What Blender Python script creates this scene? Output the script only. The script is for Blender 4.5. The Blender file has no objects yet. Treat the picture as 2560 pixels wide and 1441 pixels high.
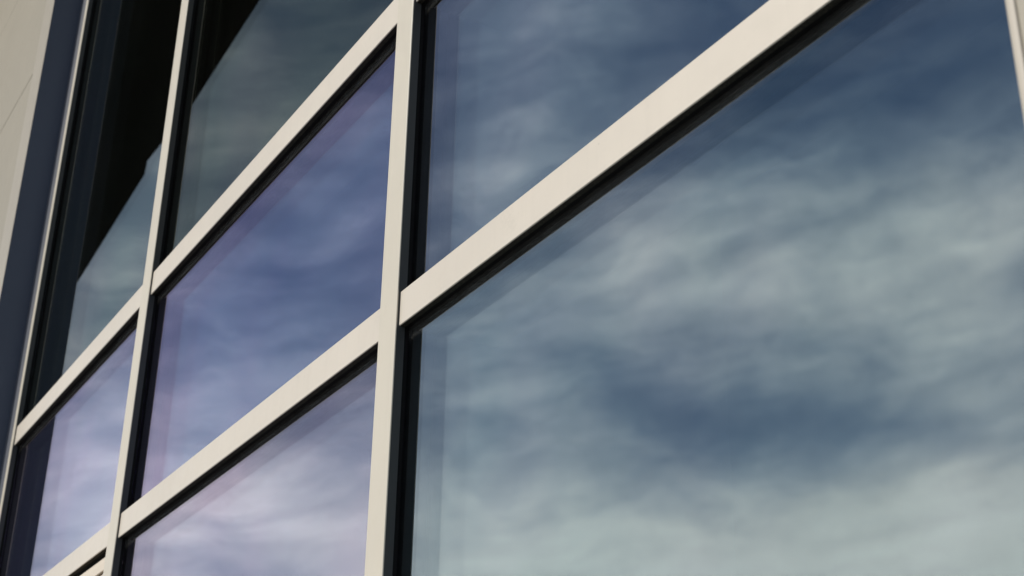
import bpy, bmesh, math, random
from mathutils import Vector, Matrix
random.seed(7)
ZO = 2.6                      # height of the lower transom's top edge above the pavement
scene = bpy.context.scene
rad = math.radians

# ------------------------------------------------------------------ camera
cd = bpy.data.cameras.new('camera')
cam = bpy.data.objects.new('camera', cd)
scene.collection.objects.link(cam)
Mr = ((0.516604, 0.856089, 0.015229), (-0.365278, 0.236443, -0.90037), (-0.774398, 0.459572, 0.434858))
R = Matrix((Mr[0], [-c for c in Mr[1]], [-c for c in Mr[2]])).transposed()
cam.matrix_world = Matrix.Translation((1.87511, -0.90639, -0.99354 + ZO)) @ R.to_4x4()
cd.sensor_width = 36.0
cd.lens = 3707.74 / 2560 * 36
cd.clip_start = 0.05
cd.clip_end = 3000
cd.dof.use_dof = True
cd.dof.focus_distance = 2.35
cd.dof.aperture_fstop = 9.0
scene.camera = cam

# ------------------------------------------------------------------ sky
SUN_AZ, SUN_EL = -20.0, 40.0          # azimuth measured from the facade's normal, towards -X
sd = Vector((math.sin(rad(SUN_AZ)) * math.cos(rad(SUN_EL)), -math.cos(rad(SUN_AZ)) * math.cos(rad(SUN_EL)), math.sin(rad(SUN_EL))))
world = bpy.data.worlds.new('World')
scene.world = world
world.use_nodes = True
wt = world.node_tree
wt.nodes.clear()


class G:
    """small helper to write node graphs"""
    def __init__(s, t): s.t = t
    def n(s, k, **kw):
        x = s.t.nodes.new(k)
        for a, b in kw.items(): setattr(x, a, b)
        return x
    def put(s, sock, v):
        if isinstance(v, bpy.types.NodeSocket): s.t.links.new(v, sock)
        elif v is not None: sock.default_value = v
    def m(s, op, a, b=None, c=None, clamp=False):
        x = s.n('ShaderNodeMath', operation=op); x.use_clamp = clamp
        for i, v in enumerate((a, b, c)): s.put(x.inputs[i], v) if v is not None else None
        return x.outputs[0]
    def v(s, op, a, b=None):
        x = s.n('ShaderNodeVectorMath', operation=op)
        s.put(x.inputs[0], a)
        if b is not None: s.put(x.inputs[1], b)
        return x.outputs[0]
    def noise(s, vec, scale, detail=4, rough=0.5, dist=0.0):
        x = s.n('ShaderNodeTexNoise')
        s.put(x.inputs['Vector'], vec)
        x.inputs['Scale'].default_value = scale; x.inputs['Detail'].default_value = detail
        x.inputs['Roughness'].default_value = rough; x.inputs['Distortion'].default_value = dist
        return x.outputs[0]
    def mapr(s, v, a, b, c, d, smooth=False):
        x = s.n('ShaderNodeMapRange')
        if smooth: x.interpolation_type = 'SMOOTHSTEP'
        s.put(x.inputs[0], v)
        for i, q in enumerate((a, b, c, d)): x.inputs[i + 1].default_value = q
        return x.outputs[0]
    def mix(s, f, a, b, blend='MIX'):
        x = s.n('ShaderNodeMix', data_type='RGBA', blend_type=blend)
        s.put(x.inputs[0], f); s.put(x.inputs[6], a); s.put(x.inputs[7], b)
        return x.outputs[2]


g = G(wt)
SKY_STRENGTH = 0.062
sky = g.n('ShaderNodeTexSky', sky_type='NISHITA')
sky.sun_disc = False
sky.sun_elevation = rad(SUN_EL)
sky.sun_rotation = math.atan2(sd.x, sd.y)
sky.air_density = 1.0
sky.dust_density = 0.1
sky.ozone_density = 3.0
tc = g.n('ShaderNodeTexCoord')
D = g.v('NORMALIZE', tc.outputs['Generated'])
sp = g.n('ShaderNodeSeparateXYZ'); g.put(sp.inputs[0], D)
negy = g.m('MULTIPLY', sp.outputs[1], -1.0)
AZ = g.m('MULTIPLY', g.m('ARCTAN2', sp.outputs[0], negy), 57.29578)
EL = g.m('MULTIPLY', g.m('ARCSINE', sp.outputs[2]), 57.29578)
# wind-drawn high cloud: stretched noise, warped by a coarser noise
cb = g.n('ShaderNodeCombineXYZ')
warp = g.noise(D, 5.0, 3, 0.55)
g.put(cb.inputs[0], g.m('ADD', g.m('MULTIPLY', AZ, 0.050), g.m('MULTIPLY', EL, -0.02)))
g.put(cb.inputs[1], g.m('ADD', g.m('MULTIPLY', EL, 0.13), g.m('ADD', g.m('MULTIPLY', AZ, -0.012), g.m('MULTIPLY', warp, 1.5))))
cb.inputs[2].default_value = 3.7
f1 = g.noise(cb.outputs[0], 1.0, 5, 0.55, 0.15)
f2 = g.noise(cb.outputs[0], 4.3, 4, 0.55, 0.2)
cb3 = g.n('ShaderNodeCombineXYZ')
g.put(cb3.inputs[0], g.m('ADD', g.m('MULTIPLY', AZ, 0.42), g.m('MULTIPLY', warp, 2.0)))
g.put(cb3.inputs[1], g.m('ADD', g.m('MULTIPLY', EL, 0.80), g.m('MULTIPLY', AZ, -0.10)))
f3 = g.noise(cb3.outputs[0], 1.0, 4, 0.55, 0.15)
base = g.m('ADD', g.m('MULTIPLY', g.m('SUBTRACT', f1, 0.5), 1.7), g.m('MULTIPLY', g.m('SUBTRACT', f2, 0.5), 1.0))
base = g.m('ADD', base, g.m('MULTIPLY', g.m('SUBTRACT', f3, 0.5), 0.55))
cb4 = g.n('ShaderNodeCombineXYZ')                       # long thin streaks drawn out by the wind
g.put(cb4.inputs[0], g.m('MULTIPLY', AZ, 0.11))
g.put(cb4.inputs[1], g.m('ADD', g.m('MULTIPLY', EL, 0.62), g.m('ADD', g.m('MULTIPLY', AZ, -0.11), g.m('MULTIPLY', warp, 1.6))))
cb4.inputs[2].default_value = 11.3
f4 = g.noise(cb4.outputs[0], 0.8, 3, 0.5, 0.3)
base = g.m('ADD', base, g.m('MULTIPLY', g.m('SUBTRACT', f4, 0.5), 1.15))
# larger banks and gaps of the cloud sheet: azimuth, elevation, extents, tilt, weight
BANKS = [(-51.26, 26.3, 6.5, 2.3, 12, 0.6), (-42.14, 26.24, 6.5, 2.9, 10, 0.5), (-54.49, 26.86, 1.49, 1.24, 0, 0.4),
 (-49.46, 15.04, 13.2, 2.63, 0, 0.9), (-40.0, 14.8, 7.0, 2.8, -6, 1.1), (-39.0, 25.0, 4.0, 3.4, 0, 0.55), (-59.5, 22.5, 3.0, 2.6, 0, 0.35), (-59.61, 15.68, 4.12, 2.33, 0, 0.5), (-40.52, 20.71, 2.64, 2.79, -20, 0.3),
 (-41.9, 35.2, 8.0, 3.6, 8, -0.5), (-38.0, 32.22, 5.0, 4.2, 0, -0.3), (-40.62, 31.43, 2.48, 1.08, -20, -0.25),
 (-52.5, 21.8, 4.5, 0.9, -12, -0.25), (-47.3, 20.3, 4.6, 0.8, -8, -0.32), (-41.8, 19.3, 3.8, 0.8, -4, -0.4), (-46.0, 18.6, 4.5, 0.5, -4, -0.2), (-58.09, 23.64, 4.12, 1.08, -20, -0.3),
 (-59.94, 29.4, 3.63, 1.7, 0, 0.4), (-57.0, 34.5, 5.5, 3.0, 0, 0.5), (-56.34, 35.43, 4.95, 2.33, 0, -0.15), (-62.58, 33.22, 1.32, 3.1, 0, -0.35),
 (-60.87, 20.82, 1.98, 0.93, 0, -0.15), (-66.95, 27.16, 1.82, 0.93, 0, 0.4), (-71.09, 27.57, 1.98, 0.78, 20, -0.35),
 (-71.35, 24.19, 3.8, 1.4, 25, -0.45), (-65.76, 24.93, 1.49, 0.93, 0, -0.2), (-72.02, 18.98, 2.48, 1.55, 0, 0.25),
 (-69.06, 16.06, 4.29, 1.86, 20, 0.75), (-75.65, 19.0, 3.0, 4.5, 0, 0.4), (-76.5, 27.0, 2.5, 3.0, 0, 0.25), (-70.71, 31.57, 3.3, 2.33, 0, 0.2),
 (-67.44, 34.59, 3.3, 2.33, 0, -0.2), (-76.01, 26.99, 1.32, 1.24, 0, -0.2),
 (-67.5, 20.0, 5.0, 3.0, 0, 0.3), (-49.0, 25.5, 9.0, 3.0, 0, 0.25), (-40.5, 14.0, 8.0, 1.6, -6, 0.2), (30, 25, 20, 6, 5, 0.5), (-120, 30, 18, 6, -8, 0.5), (120, 22, 25, 5, 4, 0.6), (0, 60, 20, 8, 0, -0.3)]
wob = g.m('MULTIPLY', g.m('SUBTRACT', g.noise(D, 7.0, 3, 0.5), 0.5), 8.0)
wob2 = g.m('MULTIPLY', g.m('SUBTRACT', g.noise(D, 8.0, 3, 0.5), 0.5), 4.5)
AZw = g.m('ADD', AZ, wob); ELw = g.m('ADD', EL, wob2)
acc = base
for a0, e0, sa, se, rt, w in BANKS:
    c, s_ = math.cos(rad(rt)), math.sin(rad(rt))
    da = g.m('SUBTRACT', AZw, a0); de = g.m('SUBTRACT', ELw, e0)
    p = g.m('DIVIDE', g.m('ADD', g.m('MULTIPLY', da, c), g.m('MULTIPLY', de, s_)), sa)
    q = g.m('DIVIDE', g.m('SUBTRACT', g.m('MULTIPLY', de, c), g.m('MULTIPLY', da, s_)), se)
    r2 = g.m('ADD', g.m('MULTIPLY', p, p), g.m('MULTIPLY', q, q))
    acc = g.m('MULTIPLY_ADD', g.m('EXPONENT', g.m('MULTIPLY', r2, -0.5)), w, acc)
acc = g.m('ADD', acc, g.mapr(EL, 8, 42, 0.62, -0.22))       # thicker towards the horizon
dens = g.mapr(acc, -1.25, 2.7, 0.0, 1.0, True)
cloud_col = g.mix(g.mapr(acc, 0.2, 1.6, 0, 1), (0.62, 0.68, 0.76, 1), (1.03, 1.0, 0.95, 1))
CLOUD = 24.5
body = g.m('ADD', g.m('MULTIPLY', f3, 0.22), g.m('ADD', g.m('MULTIPLY', f4, 0.3), 0.75))   # thick and thin cloud
cloud_col = g.mix(1.0, cloud_col, body, 'MULTIPLY')
cl = g.v('SCALE', cloud_col); cl.node.inputs['Scale'].default_value = CLOUD
skyc = g.mix(dens, sky.outputs[0], cl)
bg = g.n('ShaderNodeBackground')
g.put(bg.inputs[0], skyc); bg.inputs[1].default_value = SKY_STRENGTH
wo = g.n('ShaderNodeOutputWorld'); g.t.links.new(bg.outputs[0], wo.inputs[0])

sl = bpy.data.lights.new('sun', 'SUN')
sun = bpy.data.objects.new('sun', sl); scene.collection.objects.link(sun)
sl.energy = 3.25; sl.angle = rad(0.53); sl.color = (1.0, 0.93, 0.83)
sun.rotation_euler = sd.to_track_quat('Z', 'Y').to_euler(); sun.location = (-2, -6, 8)

vs = scene.view_settings
vs.view_transform = 'Standard'; vs.look = 'None'; vs.exposure = 0.0; vs.gamma = 1.0; vs.use_curve_mapping = False
scene.render.engine = 'CYCLES'
scene.cycles.max_bounces = 16; scene.cycles.transparent_max_bounces = 24; scene.cycles.glossy_bounces = 8


# ------------------------------------------------------------------ materials
def mat(name):
    m = bpy.data.materials.new(name); m.use_nodes = True
    t = m.node_tree; t.nodes.clear(); q = G(t)
    return m, q


def finish(q, sh):
    o = q.n('ShaderNodeOutputMaterial'); q.t.links.new(sh, o.inputs[0])


def paint(name, col, rough=0.42, mottle=0.04, grime=0.25, dust=0.0, dustcol=(0.32, 0.28, 0.22), spec=0.5, grain=0.15, coat=0.0):
    m, q = mat(name)
    t = q.n('ShaderNodeTexCoord').outputs['Object']
    n1 = q.noise(t, 2.3, 5, 0.6); n2 = q.noise(t, 34.0, 4, 0.65)
    c = q.mix(q.mapr(n1, 0.3, 0.7, 0, 1), tuple(v * (1 - mottle) for v in col) + (1,), tuple(min(1, v * (1 + mottle)) for v in col) + (1,))
    c = q.mix(q.mapr(n2, 0.60, 0.80, 0, grime * 0.35), c, tuple(v * 0.55 for v in col) + (1,))
    spk = q.n('ShaderNodeTexVoronoi'); spk.feature = 'F1'
    q.put(spk.inputs['Vector'], t); spk.inputs['Scale'].default_value = 95.0
    sc = q.n('ShaderNodeSeparateColor'); q.put(sc.inputs[0], spk.outputs['Color'])
    dot = q.m('MULTIPLY', q.mapr(spk.outputs['Distance'], 0.10, 0.16, 1, 0), q.m('GREATER_THAN', sc.outputs[0], 0.985))
    c = q.mix(q.m('MULTIPLY', dot, grime), c, tuple(v * 0.35 for v in col) + (1,))
    mp = q.n('ShaderNodeMapping'); q.put(mp.inputs[0], t); mp.inputs['Scale'].default_value = (70.0, 70.0, 3.0)
    st = q.noise(mp.outputs[0], 1.0, 4, 0.6)
    c = q.mix(q.mapr(st, 0.52, 0.75, 0, 0.09), c, tuple(v * 0.72 for v in col) + (1,))
    sm = q.m('MULTIPLY', q.mapr(q.noise(t, 11.0, 2, 0.5), 0.66, 0.74, 0, 1), q.mapr(q.noise(t, 160.0, 3, 0.7), 0.4, 0.65, 0, 1))
    c = q.mix(q.m('MULTIPLY', sm, grime * 0.5), c, tuple(v * 0.45 for v in col) + (1,))
    if dust > 0:
        d = q.noise(t, 420.0, 3, 0.75); d2 = q.noise(t, 60.0, 4, 0.6)
        f = q.m('MULTIPLY', q.mapr(d, 0.46, 0.62, 0, 1), q.mapr(d2, 0.3, 0.7, 0.25, 1.0))
        c = q.mix(q.m('MULTIPLY', f, dust), c, dustcol + (1,))
    b = q.n('ShaderNodeBsdfPrincipled')
    q.put(b.inputs['Base Color'], c)
    q.put(b.inputs['Roughness'], q.mapr(n2, 0.3, 0.7, rough - 0.05, rough + 0.08))
    b.inputs['Specular IOR Level'].default_value = spec
    bp = q.n('ShaderNodeBump'); bp.inputs['Strength'].default_value = grain; bp.inputs['Distance'].default_value = 0.0004
    q.put(bp.inputs['Height'], q.noise(t, 900.0, 2, 0.5)); q.put(b.inputs['Normal'], bp.outputs[0])
    finish(q, b.outputs[0])
    return m


M_CAP = paint('champagne_powder_coat', (0.655, 0.60, 0.515), 0.40, mottle=0.05)
M_BODY = paint('anthracite_powder_coat', (0.050, 0.054, 0.056), 0.5, dust=0.0, spec=0.35)
M_CAPM = paint('champagne_mullion_coat', (0.615, 0.57, 0.475), 0.42, mottle=0.05)
M_JAMB_SHADE = paint('blue_grey_jamb_shade', (0.115, 0.125, 0.15), 0.5)  # shaded part of the left jamb face, put in as colour
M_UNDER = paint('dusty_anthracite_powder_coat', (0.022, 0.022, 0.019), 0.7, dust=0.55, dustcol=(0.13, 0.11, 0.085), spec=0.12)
M_RUBBER = paint('black_rubber_gasket', (0.008, 0.008, 0.009), 0.85, spec=0.15)
M_SPACER = paint('black_spacer_bar', (0.006, 0.007, 0.008), 0.7, spec=0.2)
M_PANEL = paint('greige_cladding', (0.33, 0.30, 0.235), 0.5, mottle=0.03)
M_TRIM = paint('pale_greige_trim', (0.40, 0.365, 0.30), 0.42, mottle=0.03)
M_NOSE = paint('greige_corner_trim', (0.50, 0.455, 0.385), 0.45)
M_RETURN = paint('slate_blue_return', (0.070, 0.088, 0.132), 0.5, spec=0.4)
M_DARK = paint('near_black_soffit', (0.014, 0.016, 0.013), 0.8, spec=0.15)
M_ROOM = paint('dark_interior', (0.02, 0.021, 0.022), 0.9, spec=0.1)
M_ROOF = paint('grey_roof_membrane', (0.18, 0.18, 0.18), 0.85)
M_LOUVRE = paint('champagne_louvre_paint', (0.70, 0.615, 0.50), 0.45)


def glass(name, f0, tint, trans, power=5.0, edge=1.0, wave=0.0):
    """one coated float sheet: mirror reflection by Schlick's law, the rest passes through"""
    m, q = mat(name)
    geo = q.n('ShaderNodeNewGeometry')
    dt = q.n('ShaderNodeVectorMath', operation='DOT_PRODUCT')
    q.t.links.new(geo.outputs['Normal'], dt.inputs[0]); q.t.links.new(geo.outputs['Incoming'], dt.inputs[1])
    c = q.m('ABSOLUTE', dt.outputs['Value'])
    k = q.m('POWER', q.m('SUBTRACT', 1.0, c), power)
    F = q.m('ADD', f0, q.m('MULTIPLY', k, (edge - f0)))
    t = q.n('ShaderNodeTexCoord').outputs['Object']
    # faint anisotropy blotches of toughened glass shift the coating's hue
    bl = q.mapr(q.noise(t, 2.6, 2, 0.5), 0.3, 0.7, 0, 1, True)
    tint2 = (tint[0] * 1.025, tint[1] * 0.985, tint[2] * 1.0)
    tint1 = (tint[0] * 0.97, tint[1] * 1.015, tint[2] * 0.99)
    gl = q.n('ShaderNodeBsdfGlossy'); gl.inputs['Roughness'].default_value = 0.0
    q.put(gl.inputs['Color'], q.mix(bl, tint1 + (1,), tint2 + (1,)))
    tr = q.n('ShaderNodeBsdfTransparent'); tr.inputs['Color'].default_value = tuple(trans) + (1,)
    mx = q.n('ShaderNodeMixShader')
    q.put(mx.inputs[0], F); q.t.links.new(tr.outputs[0], mx.inputs[1]); q.t.links.new(gl.outputs[0], mx.inputs[2])
    # a thin film of dust and a few specks on the surface
    vo = q.n('ShaderNodeTexVoronoi'); q.put(vo.inputs['Vector'], t); vo.inputs['Scale'].default_value = 26.0
    sc = q.n('ShaderNodeSeparateColor'); q.put(sc.inputs[0], vo.outputs['Color'])
    dot = q.m('MULTIPLY', q.mapr(vo.outputs['Distance'], 0.02, 0.045, 1, 0), q.m('GREATER_THAN', sc.outputs[0], 0.93))
    # rain never reaches the glass just under the transom: dust stays there
    sx = q.n('ShaderNodeSeparateXYZ'); q.put(sx.inputs[0], t)
    top = q.mapr(sx.outputs[2], -0.026, -0.010, 0.0, 1.0, True)
    fine = q.m('MULTIPLY', q.mapr(q.noise(t, 330.0, 3, 0.75), 0.44, 0.66, 0.15, 1.0), q.mapr(q.noise(t, 7.0, 3, 0.6), 0.3, 0.7, 0.35, 1.0))
    film = q.m('ADD', q.mapr(q.noise(t, 3.0, 5, 0.6), 0.3, 0.8, 0.0, 0.003), q.m('MULTIPLY', q.m('MULTIPLY', top, fine), 0.24))
    df = q.n('ShaderNodeBsdfDiffuse'); df.inputs['Color'].default_value = (0.5, 0.5, 0.48, 1)
    m2 = q.n('ShaderNodeMixShader')
    q.put(m2.inputs[0], q.m('ADD', film, q.m('MULTIPLY', dot, 0.10)) if wave else 0.0)
    q.t.links.new(mx.outputs[0], m2.inputs[1]); q.t.links.new(df.outputs[0], m2.inputs[2])
    finish(q, m2.outputs[0])
    return m


# per-pane coatings: (tint outer, tint inner)
TINTS = {
    'teal':   ((0.74, 0.89, 1.0), (0.98, 1.0, 0.93)),
    'blue':   ((0.82, 0.86, 1.0), (0.86, 1.0, 0.95)),
    'violet': ((0.83, 0.73, 1.0), (0.50, 0.84, 0.98)),
    'lilac':  ((0.87, 0.80, 1.0), (0.80, 0.90, 1.0)),
    'slate':  ((0.53, 0.58, 0.58), (0.52, 0.56, 0.52)),
    'green':  ((0.45, 0.47, 0.42), (0.50, 0.52, 0.45)),
}
GL = {}
for k, (a, b) in TINTS.items():
    clear = (0.90, 0.93, 0.92)
    GL[k] = ((glass('outer_glass_' + k, 0.185, a, clear, 4.1, 0.75, wave=1), glass('outer_glass_back_' + k, 0.03, a, (1, 1, 1), 5.0, 0.6)),
             (glass('middle_glass_' + k, 0.12, b, clear, 5.0, 0.7), glass('middle_glass_back_' + k, 0.03, b, (1, 1, 1), 5.0, 0.6)),
             (glass('inner_glass_' + k, 0.07, b, (0.22, 0.24, 0.24), 5.0, 0.7), glass('inner_glass_back_' + k, 0.02, b, (1, 1, 1), 5.0, 0.5)))


# ------------------------------------------------------------------ mesh helpers
def link(name, bm, material, parent=None, bevel=0.0, smooth=False, loc=None):
    me = bpy.data.meshes.new(name)
    if bevel > 0:
        bmesh.ops.bevel(bm, geom=bm.edges[:], offset=bevel, segments=2, profile=0.6, affect='EDGES')
    bmesh.ops.recalc_face_normals(bm, faces=bm.faces[:])
    bm.to_mesh(me); bm.free()
    if smooth:
        for p in me.polygons: p.use_smooth = True
    mats = material if isinstance(material, (list, tuple)) else [material]
    for mm in mats: me.materials.append(mm)
    o = bpy.data.objects.new(name, me); scene.collection.objects.link(o)
    if parent: o.parent = parent
    if loc: o.location = loc
    return o


def bx(x0, x1, y0, y1, z0, z1, bm=None):
    bm = bm or bmesh.new()
    v = [bm.verts.new((x, y, z)) for x in (x0, x1) for y in (y0, y1) for z in (z0, z1)]
    for f in ((0, 1, 3, 2), (4, 6, 7, 5), (0, 4, 5, 1), (2, 3, 7, 6), (0, 2, 6, 4), (1, 5, 7, 3)):
        bm.faces.new([v[i] for i in f])
    return bm


def prism_xy(pts, z0, z1, bm=None):
    bm = bm or bmesh.new()
    a = [bm.verts.new((x, y, z0)) for x, y in pts]; b = [bm.verts.new((x, y, z1)) for x, y in pts]
    n = len(pts)
    bm.faces.new(a); bm.faces.new(b[::-1])
    for i in range(n): bm.faces.new((a[i], a[(i + 1) % n], b[(i + 1) % n], b[i]))
    return bm


def prism_yz(pts, x0, x1, bm=None):
    bm = bm or bmesh.new()
    a = [bm.verts.new((x0, y, z)) for y, z in pts]; b = [bm.verts.new((x1, y, z)) for y, z in pts]
    n = len(pts)
    bm.faces.new(a); bm.faces.new(b[::-1])
    for i in range(n): bm.faces.new((a[i], a[(i + 1) % n], b[(i + 1) % n], b[i]))
    return bm


def thing(name, label, cat, loc=(0, 0, 0)):
    o = bpy.data.objects.new(name, None); scene.collection.objects.link(o)
    o.empty_display_size = 0.2
    o.location = loc; o['label'] = label; o['category'] = cat
    return o


# ------------------------------------------------------------------ ground
def ground_mat():
    m, q = mat('concrete_ground')
    t = q.n('ShaderNodeTexCoord').outputs['Object']
    n = q.noise(t, 0.7, 6, 0.6); n2 = q.noise(t, 60, 4, 0.7)
    c = q.mix(q.mapr(n, 0.3, 0.7, 0, 1), (0.17, 0.165, 0.155, 1), (0.23, 0.22, 0.205, 1))
    c = q.mix(q.mapr(n2, 0.3, 0.7, 0, 0.5), c, (0.12, 0.115, 0.105, 1))
    b = q.n('ShaderNodeBsdfPrincipled'); q.put(b.inputs['Base Color'], c); b.inputs['Roughness'].default_value = 0.85
    bp = q.n('ShaderNodeBump'); bp.inputs['Strength'].default_value = 0.3; bp.inputs['Distance'].default_value = 0.004
    q.put(bp.inputs['Height'], n2); q.put(b.inputs['Normal'], bp.outputs[0])
    finish(q, b.outputs[0]); return m


bm = bmesh.new()
vv = [bm.verts.new(p) for p in ((-900, -900, 0), (900, -900, 0), (900, 900, 0), (-900, 900, 0))]
bm.faces.new(vv)
gr = link('ground', bm, ground_mat()); gr['kind'] = 'structure'

# ------------------------------------------------------------------ curtain wall
H_TOP = 4.4 + ZO          # soffit height
SILL = 0.12
fac = thing('glazed_facade', 'glazed curtain wall of reflective blue panes in champagne frames between two clad piers', 'facade', (0, 0, 0))
TD = 0.0054               # the transoms stand this far behind the mullions
YB, YG = 0.016, 0.0235    # back of the frame body, face of the glass
JL0, JL1 = -2.797, -2.685
MULL = [('jamb_l', JL0, JL1), ('m1', -1.4512, -1.3874), ('m2', -0.060, 0.0), ('jamb_r', 1.197, 1.2528)]


def cap_profile_x(x0, x1, y0, y1, r=0.0012):
    return [(x0, y1), (x0, y0 + r), (x0 + r * 0.3, y0 + r * 0.3), (x0 + r, y0), (x1 - r, y0), (x1 - r * 0.3, y0 + r * 0.3), (x1, y0 + r), (x1, y1)]


for key, x0, x1 in MULL:
    body = link('mullion', prism_xy([(x0, YB), (x0, 0.0022), (x1, 0.0022), (x1, YB)], SILL, H_TOP - 0.004), M_BODY, fac)
    cx0 = x1 - 0.030 if key == 'jamb_l' else x0
    link('cover_cap', prism_xy(cap_profile_x(cx0, x1, 0.0, 0.0020), SILL, H_TOP - 0.006), M_CAPM, body)
    if key == 'jamb_l': link('jamb_shade_strip', bx(x0, cx0 - 0.0006, 0.0003, 0.0020, SILL, H_TOP - 0.006), M_JAMB_SHADE, body)  # pier's shadow on the jamb, painted as a blue-grey strip
    link('gasket', bx(x0 + 0.0012, x1 - 0.0012, YB + 0.0002, YG, SILL, H_TOP - 0.008), M_RUBBER, body)
    link('inner_box', bx(x0 + 0.004, x1 - 0.004, 0.075, 0.20, SILL, H_TOP - 0.01), M_BODY, body)

BAYS = [(JL1, -1.4512), (-1.3874, -0.060), (0.0, 1.197)]
Z = lambda z: z + ZO
A0, A1 = Z(0.5513), Z(0.6132)
B0, B1 = Z(-0.0580), Z(0.0)
C0, C1 = Z(-1.45), Z(-1.39)
S0, S1 = SILL, SILL + 0.08
GAP = 0.0006


def transom(x0, x1, z0, z1):
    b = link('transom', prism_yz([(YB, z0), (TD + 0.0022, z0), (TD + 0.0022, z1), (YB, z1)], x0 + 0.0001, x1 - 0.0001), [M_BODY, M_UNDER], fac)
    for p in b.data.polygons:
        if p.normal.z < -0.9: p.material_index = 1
    r = 0.0012
    prof = [(TD + 0.0020, z0), (TD + r, z0), (TD + r * 0.3, z0 + r * 0.3), (TD, z0 + r), (TD, z1 - r), (TD + r * 0.3, z1 - r * 0.3), (TD + r, z1), (TD + 0.0020, z1)]
    link('cover_cap', prism_yz(prof, x0 + GAP, x1 - GAP), M_CAP, b)
    link('gasket', bx(x0, x1, YB + 0.0002, YG, z0 + 0.0012, z1 - 0.0012), M_RUBBER, b)
    link('inner_box', bx(x0, x1, 0.078, 0.18, z0 + 0.004, z1 - 0.004), M_BODY, b)
    return b


PT = 0.0034


def unit(x0, x1, z0, z1, kind, dy=0.0, label=None):
    """a triple-glazed unit: three sheets and black spacer bars round the rim"""
    o_, m_, i_ = GL[kind]
    e = 0.012                                   # the rim is held behind the frame
    u = link('window_pane', bx(-e, x1 - x0 + e, 0.0001, PT, z0 - z1 - e, e), o_, fac, loc=(x0, YG, z1))
    if label: u['label'] = label
    sheets = [u]
    inv = Matrix.Translation((-x0, -YG, -z1))
    for c in (link('middle_sheet', bx(x0 - e, x1 + e, 0.0460, 0.0460 + PT, z0 - e, z1 + e), m_, u),
              link('inner_sheet', bx(x0 - e, x1 + e, 0.0660, 0.0660 + PT, z0 - e, z1 + e), i_, u)):
        c.matrix_parent_inverse = inv
        sheets.append(c)
    for c in sheets:
        for p in c.data.polygons:
            if p.normal.y > 0.5: p.material_index = 1
    t = 0.004
    for ya, yb in ((YG + PT + 0.0004, 0.0456), (0.0460 + PT + 0.0004, 0.0656)):
        s = bx(x0 - e, x0 + t, ya, yb, z0 - e, z1 + e)
        bx(x1 - t, x1 + e, ya, yb, z0 - e, z1 + e, s)
        bx(x0 + t, x1 - t, ya, yb, z0 - e, z0 + t, s)
        bx(x0 + t, x1 - t, ya, yb, z1 - t, z1 + e, s)
        link('spacer_bar', s, M_SPACER, u).matrix_parent_inverse = inv
    return u


KINDS = [
    [('slate', A1, H_TOP - 0.09), ('lilac', B1, A0), (None, B0 - 0.62, B0)],
    [('green', A1, H_TOP - 0.09), ('violet', B1, A0), ('lilac', C1, B0)],
    [('blue', A1, H_TOP - 0.09), ('blue', B1, A0), ('teal', C1, B0)],
]
PLAB = {(0, 'slate'): 'tall pane beside the pier, reflecting a dark roof edge', (0, 'lilac'): 'small pane above the louvre, grey lilac',
        (1, 'green'): 'tall grey green pane', (1, 'violet'): 'violet blue pane between two transoms', (1, 'lilac'): 'pale lilac pane below the transom',
        (2, 'teal'): 'large teal blue pane full of cloud reflections'}
LZ0 = B0 - 0.62
for i, (x0, x1) in enumerate(BAYS):
    transom(x0, x1, A0, A1)
    transom(x0, x1, B0, B1)
    transom(x0, x1, C0, C1)
    transom(x0, x1, S0, S1)
    transom(x0, x1, H_TOP - 0.09, H_TOP - 0.03)
    if i == 0: transom(x0, x1, LZ0 - 0.06, LZ0)
    for kind, z0, z1 in KINDS[i]:
        if kind: unit(x0, x1, z0, z1, kind, label=PLAB.get((i, kind)))
    unit(x0, x1, S1, C0, 'teal')
    if i == 0: unit(x0, x1, C1, LZ0 - 0.06, 'teal')

# louvre grille under the lower transom of the far bay
lx0, lx1 = BAYS[0]
lv = thing('louvre_grille', 'champagne louvre grille of slats under the transom beside the far pier', 'vent')
link('frame', bx(lx0 + 0.0006, lx1 - 0.0006, 0.062, 0.074, LZ0 + 0.001, B0 - 0.001), M_DARK, lv)
pitch = 0.0400
z = B0 - 0.0235
k = 0
first = None
while z - 0.034 > LZ0:
    if first is None:
        pr = [(TD + 0.0008, 0.0), (TD + 0.0008, -0.0305), (TD + 0.0030, -0.0335), (0.050, 0.012), (0.050, 0.015), (TD + 0.0035, -0.001)]
        pr = [(TD + 0.0008, -0.001), (TD + 0.0008, -0.0305), (TD + 0.004, -0.0318), (0.052, -0.006), (0.052, -0.003), (TD + 0.005, -0.0275), (TD + 0.005, 0.0)]
        first = link('slat', prism_yz(pr, lx0 + 0.001, lx1 - 0.001), M_LOUVRE, lv)
        first.location = (0, 0, z)
    else:
        o = first.copy(); scene.collection.objects.link(o); o.parent = lv; o.location = (0, 0, z)
    z -= pitch

# dark room behind the glass
room = link('interior', bx(-2.75, 1.25, 2.9, 2.95, 0.01, H_TOP - 0.02), M_ROOM, fac)
link('interior_floor', bx(-2.75, 1.25, 0.22, 2.9, 0.005, 0.10), M_ROOM, fac)
link('interior_wall', bx(-2.75, -2.72, 0.21, 2.9, 0.10, H_TOP - 0.02), M_ROOM, fac)
link('interior_wall', bx(1.22, 1.25, 0.21, 2.9, 0.10, H_TOP - 0.02), M_ROOM, fac)

# ------------------------------------------------------------------ piers
DF = -0.096                # face of the cladding


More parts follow.
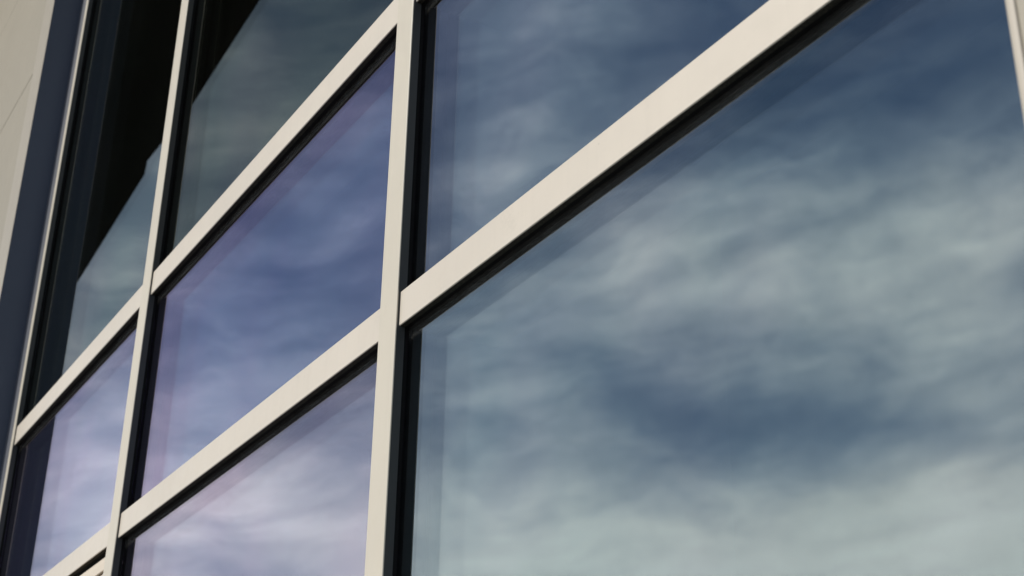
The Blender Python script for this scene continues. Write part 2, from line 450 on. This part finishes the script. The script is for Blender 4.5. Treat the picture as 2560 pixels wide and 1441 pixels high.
def pier_left():
    t = thing('clad_pier', 'wide greige panel-clad wall with folded pale edge trim left of the glazing', 'wall', (-2.8, 0, 0))
    def L(name, bm, m, **k):
        o = link(name, bm, m, None, **k); o.parent = t; o.matrix_parent_inverse = Matrix.Translation((2.8, 0, 0)); return o
    xe = -2.800
    L('core', bx(-9.8, xe - 0.012, DF + 0.022, 2.9, 0.01, H_TOP - 0.01), M_PANEL)
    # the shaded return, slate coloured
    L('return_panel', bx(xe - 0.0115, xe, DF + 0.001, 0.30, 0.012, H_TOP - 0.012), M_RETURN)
    # folded edge trim, rounded nose at the corner
    r = 0.0006
    pts = [(xe - 0.165, DF + 0.020), (xe - 0.165, DF + 0.002), (xe - 0.1635, DF)]
    for a in range(0, 91, 15):
        pts.append((xe - r + r * math.sin(rad(a)), DF + r - r * math.cos(rad(a))))
    pts += [(xe, DF + 0.0008), (xe - 0.012, DF + 0.0008), (xe - 0.012, DF + 0.020)]
    L('edge_trim', prism_xy(pts, 0.012, H_TOP - 0.012), M_TRIM)
    zs = [0.014]
    s = Z(2.0665)
    while s > 0.2: s -= 0.765
    s += 0.765
    while s < H_TOP - 0.1: zs.append(s); s += 0.765
    zs.append(H_TOP - 0.014)
    x1 = xe - 0.167
    while x1 > -9.6:
        x0 = max(x1 - 2.3, -9.8)
        for j in range(len(zs) - 1):
            d = random.uniform(-0.0004, 0.0004)
            L('panel', bx(x0 + 0.0015, x1 - 0.0012, DF + 0.0035 + d, DF + 0.0215, zs[j] + 0.0018, zs[j + 1] - 0.0018), M_PANEL, bevel=0.0012)
        x1 = x0
    return t


pier_left()


def pier_right():
    t = thing('clad_pier', 'pale greige clad pier with rounded edge at the right of the glazing', 'wall', (1.2543, 0, 0))
    def L(name, bm, m, **k):
        o = link(name, bm, m, None, **k); o.parent = t; o.matrix_parent_inverse = Matrix.Translation((-1.2543, 0, 0)); return o
    xe = 1.2543
    L('core', bx(xe + 0.012, 1.92, DF + 0.022, 2.9, 0.01, H_TOP - 0.01), M_PANEL)
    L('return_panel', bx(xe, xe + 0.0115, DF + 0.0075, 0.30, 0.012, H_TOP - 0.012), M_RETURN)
    r = 0.007
    pts = [(xe + 0.0117, DF + 0.020), (xe + 0.0117, DF + 0.0073), (xe, DF + 0.0073)]
    for a in range(0, 91, 15):
        pts.append((xe + r - r * math.cos(rad(a)), DF + r - r * math.sin(rad(a))))
    pts += [(xe + 0.011, DF), (xe + 0.0118, DF + 0.001), (xe + 0.0118, DF + 0.020)]
    L('edge_trim', prism_xy(pts, 0.012, H_TOP - 0.012), M_NOSE)
    zs = [0.014]
    s = Z(2.0665)
    while s > 0.2: s -= 0.765
    s += 0.765
    while s < H_TOP - 0.1: zs.append(s); s += 0.765
    zs.append(H_TOP - 0.014)
    for j in range(len(zs) - 1):
        L('panel', bx(xe + 0.0121, 1.92, DF + 0.0012, DF + 0.0215, zs[j] + 0.0018, zs[j + 1] - 0.0018), M_PANEL, bevel=0.0012)
    return t


pier_right()

# ------------------------------------------------------------------ roof overhang, seen mirrored in the far panes
rf = thing('roof_overhang', 'dark flat roof overhang mirrored as a black wedge in the upper far panes', 'roof', (0, 0, H_TOP))
EAVE = [(-10.4, -1.66), (-9.47, -1.623), (-7.55, -1.52), (-7.36, -1.475), (-6.5, -1.49), (-5.1, -1.425), (6.0, -1.40)]


def roofpart(name, bm, m, **k):
    o = link(name, bm, m, None, **k); o.parent = rf; o.matrix_parent_inverse = Matrix.Translation((0, 0, -H_TOP)); return o


roofpart('soffit', prism_xy(EAVE + [(6.0, 3.2), (-10.4, 3.2)], H_TOP, H_TOP + 0.03), M_DARK)
roofpart('fascia', prism_xy([(x, y + 0.004) for x, y in EAVE] + [(x, y + 0.05) for x, y in EAVE[::-1]], H_TOP + 0.032, H_TOP + 0.33), M_BODY)
roofpart('roof_deck', prism_xy([(x, y + 0.052) for x, y in EAVE] + [(6.0, 3.2), (-10.4, 3.2)], H_TOP + 0.032, H_TOP + 0.30), M_ROOF)
